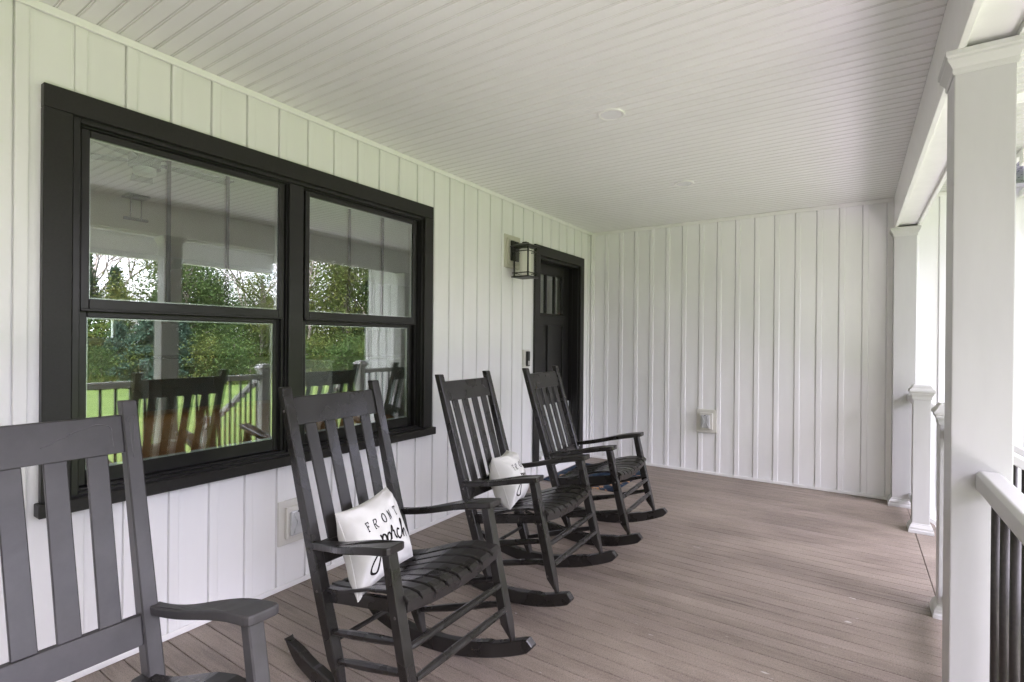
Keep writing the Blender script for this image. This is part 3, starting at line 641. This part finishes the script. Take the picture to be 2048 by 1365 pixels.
def make_chair(name, label, group):
    c = empty(name, (0, 0, 0), label, 'rocking chair', group); m = M['chair']
    for s in (-1, 1):
        # rocker
        mb = MB(); n = 40; rings = []
        for i in range(n+1):
            x = -.515+i*(.388+.515)/n; y = s*(.222+(x+.2)*.062/.48) if x > -.2 else s*(.222+(x+.2)*.05)
            hgt = .068 if -.3 < x < .2 else .062
            e0 = min(1, (x+.515)/.09); e1 = min(1, (.388-x)/.042)
            lo = zr(x)+.045*(1-e0)**1.5+.016*(1-math.sqrt(max(0, 1-(1-e1)**2))); hi = zr(x)+hgt*1.0-.018*(1-e0)-.036*(1-math.sqrt(max(0, 1-(1-e1)**2)))
            w = .019
            rings.append([(x, y-w, lo+.003), (x, y-w+.004, lo), (x, y+w-.004, lo), (x, y+w, lo+.003), (x, y+w, hi-.004), (x, y+w-.004, hi), (x, y-w+.004, hi), (x, y-w, hi-.004)])
        mb.loft(rings); mb.build('rocker', m, c)
        # back post
        mb = MB(); rings = []
        for z, th, wd, sh in ((.068, .030, .030, .004), (.15, .052, .043, 0), (.30, .056, .043, 0), (.45, .058, .043, 0), (.60, .054, .043, 0), (.80, .048, .043, 0), (1.0, .042, .043, 0), (1.178, .038, .043, 0)):
            xf = xpost(z)-sh; y = s*ypost(z); h_ = wd/2; b = .004
            rings.append([(xf-b, y-h_, z), (xf, y-h_+b, z), (xf, y+h_-b, z), (xf-b, y+h_, z), (xf-th+b, y+h_, z), (xf-th, y+h_-b, z), (xf-th, y-h_+b, z), (xf-th+b, y-h_, z)])
        top = [(q[0]*1+(-.332-q[0]*0)*0, q[1], q[2]+.003) for q in rings[-1]]
        cx_ = sum(q[0] for q in top)/8; cy_ = sum(q[1] for q in top)/8
        rings.append([(cx_+(q[0]-cx_)*.86, cy_+(q[1]-cy_)*.86, q[2]) for q in top])
        mb.loft(rings); mb.build('back_post', m, c)
        # front leg
        mb = MB(); rings = []
        for z, xf, th, wd in ((.118, .304, .016, .020), (.150, .3035, .020, .024), (.200, .292, .046, .040), (.215, .289, .047, .041), (.40, .243, .046, .041), (.55, .208, .044, .041), (.672, .180, .041, .041)):
            y = s*.2805; h_ = wd/2; b = .004
            rings.append([(xf-b, y-h_, z), (xf, y-h_+b, z), (xf, y+h_-b, z), (xf-b, y+h_, z), (xf-th+b, y+h_, z), (xf-th, y+h_-b, z), (xf-th, y-h_+b, z), (xf-th+b, y-h_, z)])
        mb.loft(rings); mb.build('front_leg', m, c)
        # armrest
        outl = smooth_pts([(-.318, .262, 0), (-.24, .266, 0), (-.15, .283, 0), (-.07, .312, 0), (.02, .330, 0), (.12, .334, 0), (.185, .334, 0)], 3)
        outl += [Vector((.199, .329, 0)), Vector((.204, .318, 0)), Vector((.204, .262, 0)), Vector((.199, .250, 0)), Vector((.187, .246, 0))]
        outl += smooth_pts([(.10, .246, 0), (-.05, .240, 0), (-.2, .232, 0), (-.318, .226, 0)], 3)
        mb = MB()
        def az(x): return .575+.228*(x+.300)+.010*math.sin((x+.3)/.5*math.pi*2)*-.5
        mb.prism([(q.x, q.y*s) for q in outl], lambda u, v, w: (u, v, az(u)+w), -.014, .013)
        bmesh.ops.recalc_face_normals(mb.bm, faces=mb.bm.faces)
        E_ = [e for e in mb.bm.edges if len(e.link_faces) == 2 and len([f for f in e.link_faces if len(f.verts) > 4]) == 1]
        bmesh.ops.bevel(mb.bm, geom=E_, offset=.005, segments=3, affect='EDGES', profile=.5, clamp_overlap=True)
        mb.build('armrest', m, c)
        # side seat rail and stretchers
        mb = MB(); mb.sweep([(-.265, s*.205, .372), (.19, s*.248, .478)], .022, .046, cham=.12); mb.build('seat_rail', m, c)
        for (xa, za, xb, zb_) in ((-.215, .252, .225, .378), (-.185, .150, .262, .285)):
            a = Vector((xa, s*.224, za)); b = Vector((xb, s*.278, zb_)); P = [a+(b-a)*t_ for t_ in (0, .06, .35, .65, .94, 1)]
            mb = MB(); mb.tube(P, [.010, .0115, .0155, .0155, .0115, .010], 8, math.pi/8); mb.build('side_stretcher', m, c)
        for (x, y, z) in ((xpost(.545)-.028, s*(ypost(.545)+.0217), .545), (xpost(1.08)-.02, s*(ypost(1.08)+.0217), 1.085), (.222-.012, s*.3012, .465), (.272-.02, s*.3012, .215), (xpost(.40)-.03, s*(ypost(.4)+.0217), .40)):
            mb = MB(); mb.tube([(x, y-.0015*s, z), (x, y+.0012*s, z)], .0055, 10); mb.build('screw_plug', M['screw'], c)
    for (x, z, r_) in ((.243, .362, .0150), (.270, .268, .0150)):
        mb = MB(); mb.tube([(x, y, z) for y in (-.262, -.245, -.09, .09, .245, .262)], [.010, .012, r_, r_, .012, .010], 8, 0); mb.build('front_stretcher', m, c)
    mb = MB(); mb.tube([(-.205, y, .215) for y in (-.204, -.1, .1, .204)], [.009, .010, .010, .009], 10); mb.build('back_stretcher', m, c)
    mb = MB(); mb.box((-.28, -.2, .345), (-.258, .2, .395), .003); mb.build('seat_rail', m, c)
    # front seat rail, sagging towards the middle
    mb = MB(); rings = []
    for i in range(17):
        y = -.262+i*.524/16; dip = .026*(1-min(1, abs(y)/.25)**2); t_ = .512-dip; b_ = .470-dip*.95
        rings.append([(.205, y, b_), (.226, y, b_), (.229, y, b_+.003), (.229, y, t_), (.205, y, t_)])
    mb.loft(rings); mb.build('seat_rail', m, c)
    # eight seat slats
    for k in range(8):
        mb = MB(); rings = []; yf = -.2415+.069*k; f = yf/.2415
        xsl = [-.292, -.27, -.24, -.2, -.16, -.12, -.08, -.04, 0, .04, .08, .12, .16, .19, .21, .225, .235, .240]
        for x in xsl:
            hw = .0255 if x > -.1 else .0255-.003*min(1, (-.1-x)/.2); sp_ = 1-.18*max(0, min(1, (.1-x)/.4)); y = yf*sp_; hw *= sp_*1.10
            r_ = []
            for yy, dz in ((-hw, -.012), (-hw, -.003), (-hw+.003, 0), (hw-.003, 0), (hw, -.003), (hw, -.012)):
                r_.append((x, y+yy, seat_z(x, y+yy)+dz+.0))
            rings.append(r_)
        mb.loft(rings); mb.build('seat_slat', m, c)
    # crest rail, lower back rail, four slats
    def backbar(z0_, z1_, nm, off=.012, th=.022):
        mb = MB(); h0, h1 = ypost(z0_)-.0205, ypost(z1_)-.0205
        V = []
        for x_off in (0, -th):
            V.append([(xpost(z0_)-off+x_off, -h0, z0_), (xpost(z0_)-off+x_off, h0, z0_), (xpost(z1_)-off+x_off, h1, z1_), (xpost(z1_)-off+x_off, -h1, z1_)])
        mb.loft([V[1], V[0]]); F = list(mb.bm.faces); bmesh.ops.recalc_face_normals(mb.bm, faces=F); mb._bev(F, .003, 2); return mb.build(nm, m, c)
    backbar(1.026, 1.138, 'crest_rail'); backbar(.490, .568, 'lower_back_rail')
    for k in range(4):
        f = (-1.5+k)/1.5; z0_, z1_ = .5675, 1.0265
        mb = MB(); V = []
        for xo in (0, -.013):
            V.append([(xpost(z0_)-.017+xo, f*.136-.0265, z0_), (xpost(z0_)-.017+xo, f*.136+.0265, z0_), (xpost(z1_)-.017+xo, f*.147+.0265, z1_), (xpost(z1_)-.017+xo, f*.147-.0265, z1_)])
        mb.loft([V[1], V[0]]); F = list(mb.bm.faces); bmesh.ops.recalc_face_normals(mb.bm, faces=F); mb._bev(F, .0025, 1); mb.build('back_slat', m, c)
    return c
GR = 'black rocking chairs in a row on the porch'
chair = make_chair('rocking_chair', 'black rocking chair with a white lettered pillow, below the right half of the window', GR)
chair.location = (1.157, 1.498, 0); chair.rotation_euler = (0, 0, .007)
for x, y, rz, lb, worn in ((1.190, .445, -.010, 'scuffed grey-black rocking chair cut off at the left edge of the photo', True),
                           (1.105, 2.516, .025, 'black rocking chair third from the left, its pillow turned almost edge on', False),
                           (1.114, 3.449, .037, 'empty black rocking chair nearest the door', False)):
    c = copy_tree(chair); c.location = (x, y, 0); c.rotation_euler = (0, 0, rz); c['label'] = lb
    if worn:
        for o in c.children:
            if not o.name.startswith('screw'):
                o.data = o.data.copy() if o.name.split('.')[0] in ('crest_rail', 'back_post', 'back_slat', 'lower_back_rail', 'armrest', 'front_leg') else o.data
                if o.data.users == 1: o.data.materials[0] = M['chair_worn']

wc = [o for o in bpy.data.objects if o.get('label', '').startswith('scuffed')][0]
for pts in ([(.085, 1.098), (.10, 1.104), (.125, 1.110), (.15, 1.117), (.170, 1.113), (.186, 1.104), (.188, 1.075), (.187, 1.045)], [(.02, 1.070), (.045, 1.078), (.06, 1.088), (.08, 1.090)]):
    mb = MB(); mb.tube(smooth_pts([(xpost(z)-.0118, y+random.uniform(-.002, .002), z) for y, z in pts], 3), .0013, 5); o = mb.build('paint_run', M['paintrun'], wc, True)
for pts in ([(.232, 1.13), (.234, 1.09), (.233, 1.05), (.235, 1.01)], [(.246, 1.135), (.243, 1.10), (.240, 1.06)]):
    mb = MB(); mb.tube([(xpost(z)+.0002, y-.002, z) for y, z in pts], .0012, 5); mb.build('paint_run', M['paintrun'], wc, True)

# ------------------------------------------------------------------ pillows
def surf(u, v, C, T, side):
    TL, TR, BR, BL = [Vector(q) for q in C]
    uu = u*(1-.10*(1-v*v)*u*u); vv = v*(1-.10*(1-u*u)*v*v)
    a = (uu+1)/2; b = (vv+1)/2
    P = BL*((1-a)*(1-b)) + BR*(a*(1-b)) + TR*(a*b) + TL*((1-a)*b)
    n = (TR-TL+BR-BL).cross(TL-BL+TR-BR).normalized()
    e = max(0, (1-u*u)*(1-v*v)); t_ = T*e**.42
    wr = .0
    if side > 0 or True:
        g = e**.6
        wr = .010*g*noise.noise(Vector((u*2.2+C[0][0], v*2.2, side)))*2
        r_ = math.hypot(abs(u)-1, abs(v)-1); wr += .0095*math.sin(8*math.atan2(1.05-abs(v), 1.05-abs(u))+u*3)*math.exp(-((r_-.42)/.28)**2)*min(1, e*6)
    return P + n*(side*t_ + side*wr)
def make_pillow(loc, C, label, T=.085):
    o = empty('pillow', loc, label, 'pillow', 'white pillows on the rocking chairs')
    mb = MB(); n = 44; G = {}
    g1 = [math.sin(-math.pi/2+math.pi*i/n) for i in range(n+1)]
    for sd_ in (1, -1):
        for i, u in enumerate(g1):
            for j, v in enumerate(g1):
                edge = i in (0, n) or j in (0, n)
                if sd_ < 0 and edge: G[sd_, i, j] = G[1, i, j]; continue
                G[sd_, i, j] = mb.bm.verts.new(surf(u, v, C, T, sd_))
        for i in range(n):
            for j in range(n): mb.bm.faces.new((G[sd_, i, j], G[sd_, i+1, j], G[sd_, i+1, j+1], G[sd_, i, j+1]))
    mb.build('cushion', M['pillow'], o, True)
    mb = MB()                                                    # piped seam all round
    ring = [(u, 1) for u in g1] + [(1, -v) for v in g1[1:]] + [(-u, -1) for u in g1[1:]] + [(-1, v) for v in g1[1:-1]]
    P = [surf(u, v, C, T, 1) for u, v in ring]
    mb.tube(P+[P[0]], .0022, 6); mb.build('seam', M['pillow'], o, True)
    def ribbon(mb, pts, w):
        P2 = [Vector((a, b)) for a, b in pts]; Q = []
        for a, b in zip(P2, P2[1:]):
            k = max(1, int((b-a).length/.02))
            for i in range(k): Q.append(a+(b-a)*i/k)
        Q.append(P2[-1]); vs = []
        for i, q in enumerate(Q):
            d = (Q[min(i+1, len(Q)-1)]-Q[max(i-1, 0)]).normalized(); nn = Vector((-d.y, d.x)); ww = (w(i/(len(Q)-1)) if callable(w) else w)/2
            row = []
            for s in (-1, 0, 1):
                uv = q+nn*ww*s; cl = lambda t_: max(-.985, min(.985, t_)); row.append(mb.bm.verts.new(surf(cl(uv.x), cl(uv.y), C, T+.0016, 1)))
            vs.append(row)
        for a, b in zip(vs, vs[1:]):
            for k in (0, 1): mb.bm.faces.new((a[k], a[k+1], b[k+1], b[k]))
    mb = MB(); h, wd = .225, .100; w0 = .027
    def let(cx_, cy_, strokes, sh=.0):
        for st_ in strokes: ribbon(mb, [(cx_+(a-.5)*wd+sh*(.5-b)*.9, cy_+(b-.5)*h) for a, b in st_], w0)
    S = .16
    let(-.575, .262, [[(.2, 0), (.2, 1)], [(0, 1), (1, 1), (1, .78)], [(.2, .52), (.72, .52)], [(.72, .62), (.72, .42)], [(0, 0), (.5, 0)]])
    let(-.325, .238, [[(.2, 0), (.2, 1)], [(0, 1), (.75, 1), (.98, .86), (.98, .66), (.75, .5), (.2, .5)], [(.55, .5), (.95, 0), (1.15, 0)], [(0, 0), (.45, 0)]])
    let(-.065, .250, [[(.5+.5*math.cos(t_*math.pi/10), .5+.52*math.sin(t_*math.pi/10)) for t_ in range(21)]])
    let(.16, .255, [[(.1, 0), (.1, 1), (.9, 0), (.9, 1)], [(-.1, 1), (.15, 1)], [(.72, 1), (1.1, 1)], [(-.1, 0), (.3, 0)]])
    let(.475, .280, [[(.5, 0), (.5, 1)], [(-.05, .8), (-.05, 1), (1.05, 1), (1.05, .8)], [(.25, 0), (.75, 0)]])
    mb.build('block_lettering', M['ink'], o)
    mb = MB(); sp = lambda pts: [(q.x, q.y) for q in smooth_pts([(a, b, 0) for a, b in pts], 8)]
    W1 = lambda t_: .060
    for st_ in ([(-.37, -.06), (-.36, -.20), (-.42, -.42), (-.52, -.65), (-.62, -.76), (-.71, -.70), (-.70, -.58), (-.58, -.46), (-.40, -.34)],
                [(-.36, -.18), (-.30, -.10), (-.24, -.14), (-.235, -.26), (-.30, -.32), (-.36, -.28)],
                [(-.13, -.12), (-.19, -.18), (-.19, -.28), (-.13, -.33), (-.07, -.28), (-.07, -.18), (-.13, -.12)],
                [(-.04, -.31), (-.02, -.16), (.03, -.02), (.065, -.07), (.05, -.14), (.11, -.16), (.12, -.26), (.17, -.36)],
                [(.34, -.20), (.28, -.16), (.22, -.24), (.22, -.34), (.28, -.40), (.37, -.36)],
                [(.38, -.36), (.46, -.18), (.52, -.02), (.485, .02), (.46, -.08), (.45, -.43)],
                [(.46, -.34), (.53, -.24), (.58, -.30), (.59, -.44), (.66, -.44)]):
        ribbon(mb, sp(st_), .048)
    mb.build('script_lettering', M['ink'], o)
    return o
C2 = [(-.262, -.172, .682), (-.272, .105, .724), (-.115, .115, .450), (-.02, -.258, .435)]
make_pillow((1.157, 1.498, 0), C2, 'white pillow with black FRONT porch lettering on the second rocker', .098)
C3 = [(-.245, -.070, .690), (-.300, .165, .690), (-.120, .085, .447), (-.055, -.160, .450)]
make_pillow((1.105, 2.516, 0), C3, 'white pillow on the third rocker, seen nearly edge on', .105)

# ------------------------------------------------------------------ doormat
mb = MB(); mb.prism([(.06, 4.42), (.80, 4.44), (.80, 5.30), (.06, 5.28)], lambda u, v, w: (u, v, w), .0005, .012, .004, 2)
tag(mb.build('doormat', M['mat']), 'blue patterned doormat with orange marks in front of the black door', 'doormat')

# ------------------------------------------------------------------ trees, shrubs and grass beyond the lawn
def leaf_quads(mb, pts, size, rng):
    bm = mb.bm
    for p in pts:
        d = Vector((rng.gauss(0, 1), rng.gauss(0, 1), rng.gauss(0, .6))).normalized(); e = d.orthogonal().normalized(); e.rotate(Matrix.Rotation(rng.uniform(0, 6.28), 3, d)); f = d.cross(e)
        s_ = size*rng.uniform(.6, 1.3); c = Vector(p)
        bm.faces.new([bm.verts.new(c+e*s_), bm.verts.new(c+f*s_*.55), bm.verts.new(c-e*s_*.9), bm.verts.new(c-f*s_*.55)])
def broad(seed, h, rad, n, base=.18, size=.13):
    rng = random.Random(seed); pts = []; limbs = []
    for k in range(26):
        t_ = base+(1-base)*(k+.5)/26; a = rng.uniform(0, 6.28); rr = rad*(math.sin(min(1, (t_-base)/(1-base)*.9+.12)*math.pi)**.6)*rng.uniform(.55, 1.0)
        e = Vector((math.cos(a)*rr, math.sin(a)*rr, h*t_)); s0 = Vector((0, 0, h*max(.1, t_-.18))); limbs.append((s0, e))
        for _ in range(n//26):
            q = s0.lerp(e, rng.uniform(.35, 1.15)); sp = rad*.30
            pts.append(q+Vector((rng.gauss(0, sp), rng.gauss(0, sp), rng.gauss(0, sp*.7))))
    t = MB(); t.tube([(0, 0, -.3), (0.03*h*.2, 0, h*.35), (0, .02*h, h*.7), (0, 0, h*.97)], [.022*h, .016*h, .009*h, .002*h], 7)
    for a, b in limbs: t.tube([a, a.lerp(b, .5)+Vector((0, 0, .03*h)), b], [.006*h, .004*h, .0015*h], 5)
    c = MB(); leaf_quads(c, pts, size, rng); return t, c
def spruce(seed, h, rad, n, size=.12):
    rng = random.Random(seed); pts = []
    lev = 16
    for k in range(lev):
        t_ = .08+.92*k/lev; r0 = rad*(1-t_)**.85+.1
        for b in range(9):
            a = rng.uniform(0, 6.28); rr = r0*rng.uniform(.7, 1.1)
            for _ in range(max(1, int(n/lev/9*(.5+1.2*(1-t_))))):
                q = rng.uniform(.1, 1)**.7; pts.append((math.cos(a)*rr*q+rng.gauss(0, .06*rad), math.sin(a)*rr*q+rng.gauss(0, .06*rad), h*t_-q*rr*.28+rng.gauss(0, .02*h)))
    t = MB(); t.tube([(0, 0, -.3), (0, 0, h*.5), (0, 0, h*.99)], [.02*h, .01*h, .002*h], 7)
    c = MB(); leaf_quads(c, pts, size, rng); return t, c
def bare(seed, h):
    rng = random.Random(seed); t = MB()
    def br(p, d, ln, r_, dep):
        q = p+d*ln; mid = p.lerp(q, .5)+Vector((rng.gauss(0, .04*ln), rng.gauss(0, .04*ln), 0)); t.tube([p, mid, q], [r_, r_*.85, r_*.65], 5)
        if dep:
            for _ in range(rng.choice((2, 3, 3))):
                nd = (d+Vector((rng.gauss(0, .42), rng.gauss(0, .42), rng.gauss(.12, .22)))).normalized(); br(q, nd, ln*rng.uniform(.6, .85), r_*.6, dep-1)
    br(Vector((0, 0, -.3)), Vector((0, 0, 1)), h*.34, .014*h, 5); return t
protos = {}
def plant(kind, x, y, sc_, rz, label, cat, grp):
    name = {'shrub': 'shrub', 'bluepine': 'pine_tree', 'spruce': 'spruce_tree', 'bare': 'bare_tree'}.get(kind.split('-')[0], 'leafy_tree')
    o = empty(name, (x, y, gh(x, y)), label, cat, grp, rz); o.scale = (sc_,)*3
    if kind not in protos:
        k, s_ = (kind.split('-')+['1'])[:2]; s_ = int(s_)
        if k == 'bare': protos[kind] = [bare(s_, 9).build('trunk', M['twig'], o)]; return o
        if k == 'mid': t, c = broad(s_, 9, 2.4, 13000, size=.085); ms = M['leaf_mid']
        elif k == 'yel': t, c = broad(s_, 9.5, 2.3, 12000, size=.08); ms = M['leaf_yel']
        elif k == 'spruce': t, c = spruce(s_, 8.5, 2.0, 12000, .085); ms = M['leaf_drk']
        elif k == 'bluepine': t, c = spruce(s_, 5.0, 2.2, 12000, .08); ms = M['leaf_blu']
        elif k == 'shrub': t, c = broad(s_, 2.0, 1.25, 5000, .05, .055); ms = M['leaf_mid'] if s_ == 1 else M['leaf_yel']
        protos[kind] = [t.build('trunk', M['bark'], o), c.build('crown', ms, o)]
    else:
        for q in protos[kind]: d = q.copy(); COL.objects.link(d); d.parent = o
    return o
LB = {'mid': 'mid green leafy tree in the wood beyond the lawn, mirrored in the window', 'yel': 'yellow-green leafy tree in the wood beyond the lawn, mirrored in the window',
      'spruce': 'dark spruce in the wood beyond the lawn, mirrored in the window', 'bluepine': 'bushy blue-green pine at the edge of the lawn, mirrored in the left window',
      'bare': 'bare tree standing above the wood, mirrored in the window', 'shrub': 'leafy shrub at the edge of the lawn, mirrored in the window'}
CT = {'mid': 'tree', 'yel': 'tree', 'spruce': 'tree', 'bluepine': 'tree', 'bare': 'tree', 'shrub': 'shrub'}
rng = random.Random(11)
def polar(az, D): return (-2.62+D*math.sin(R(az)), D*math.cos(R(az)))
row = []
for i, az in enumerate(range(22, 112, 3)):                        # back row
    k = ('mid-1', 'spruce-1', 'mid-2', 'yel-1', 'spruce-2', 'mid-1', 'yel-2')[(i*5) % 7]
    row.append((k, az+rng.uniform(-1, 1), 41+rng.uniform(-3, 4), (1.15 if az < 56 else .60)+rng.uniform(-.08, .1)))
for i, az in enumerate(range(24, 108, 4)):                        # front row, shorter where sky shows at the left
    k = ('mid-2', 'yel-2', 'mid-1', 'spruce-1', 'yel-1')[(i*3) % 5]
    row.append((k, az+rng.uniform(-1, 1), 34+rng.uniform(-2, 2), (1.0 if az < 55 else .50)+rng.uniform(-.07, .08)))
row += [('yel-1', 67.8, 33, .86), ('mid-2', 66.0, 31, .74), ('spruce-1', 73.4, 33, .78), ('spruce-2', 71.3, 36, .74), ('yel-1', 59.5, 31.5, .62), ('mid-1', 63.5, 32, .66)]
row += [('bluepine-1', 68.7, 28.5, .78), ('bluepine-1', 66.4, 29.5, .66), ('bluepine-1', 71, 30, .6)]
row += [('bare-1', 72.5, 38, 1.2), ('bare-2', 58.5, 34, 1.05), ('bare-3', 60.5, 36, 1.1), ('bare-1', 55, 34, 1.0), ('bare-2', 49, 33, .95), ('bare-3', 73.6, 40, 1.15)]
for i, az in enumerate([25+2.6*j for j in range(34)]):
    row.append((('shrub-1', 'shrub-2')[i % 2], az+rng.uniform(-1, 1), 30+rng.uniform(-1.5, 1.8), rng.uniform(.7, 1.25)))
for k, az, D, s_ in row:
    x, y = polar(az, D); kk = k.split('-')[0]
    plant(k, x, y, s_, rng.uniform(0, 6.28), LB[kk], CT[kk], {'shrub': 'shrubs along the edge of the lawn', 'tree': {'mid': 'mid green trees beyond the lawn', 'yel': 'yellow-green trees beyond the lawn', 'spruce': 'dark spruces beyond the lawn', 'bluepine': 'blue-green pines at the lawn edge', 'bare': 'bare trees beyond the lawn'}.get(kk)}[CT[kk]])
for i in range(16):                                               # unseen trees added past the near end of the porch to dim it
    k = ('mid-1', 'spruce-1', 'mid-2', 'yel-1')[i % 4]; kk = k.split('-')[0]
    plant(k, -8+i*2.1, -22+rng.uniform(-3, 3)+max(0, i-10)*1.6, 1.2, rng.uniform(0, 6), 'unseen tree added beyond the near end of the porch to dim that side', CT[kk], 'added trees behind the viewer')
for i in range(12):                                               # greenery behind the house, seen through the far kitchen windows
    k = ('mid-1', 'yel-2', 'shrub-1')[i % 3]; kk = k.split('-')[0]
    plant(k, -14-rng.uniform(0, 5), -5+i*1.7, .9 if kk != 'shrub' else 1.5, rng.uniform(0, 6), 'greenery standing in the open behind the house, past the kitchen window', CT[kk], 'greenery behind the house')
# tall grass and weeds along the wood edge
mb = MB(); rg = random.Random(5)
for _ in range(9000):
    az = rg.uniform(22, 110); D = 27.0+abs(rg.gauss(0, 1.6)); x, y = polar(az, D); h_ = rg.uniform(.25, .8)*min(1, .4+(D-27)*.4); a = rg.uniform(0, 6.28); w_ = .05; z = gh(x, y)
    b = mb.bm; v = [b.verts.new((x-w_*math.cos(a), y-w_*math.sin(a), z)), b.verts.new((x+w_*math.cos(a), y+w_*math.sin(a), z)), b.verts.new((x+rg.gauss(0, .12), y+rg.gauss(0, .12), z+h_))]; b.faces.new(v)
tag(mb.build('tall_grass', M['leaf_yel']), None, None, kind='stuff')
mb = MB()
for _ in range(40):
    x, y = polar(46.5+rg.gauss(0, 1.3), 27.5+rg.uniform(-.5, .5)); d = Vector((rg.gauss(0, 1), rg.gauss(0, 1), rg.uniform(.0, .5))).normalized()*rg.uniform(.5, 1.5); p = Vector((x, y, gh(x, y)+rg.uniform(.05, .4)))
    mb.tube([p-d*.5, p+d*.5], [.03, .012], 5)
tag(mb.build('brush_pile', M['twig']), 'pile of fallen branches at the edge of the lawn', 'brush pile')
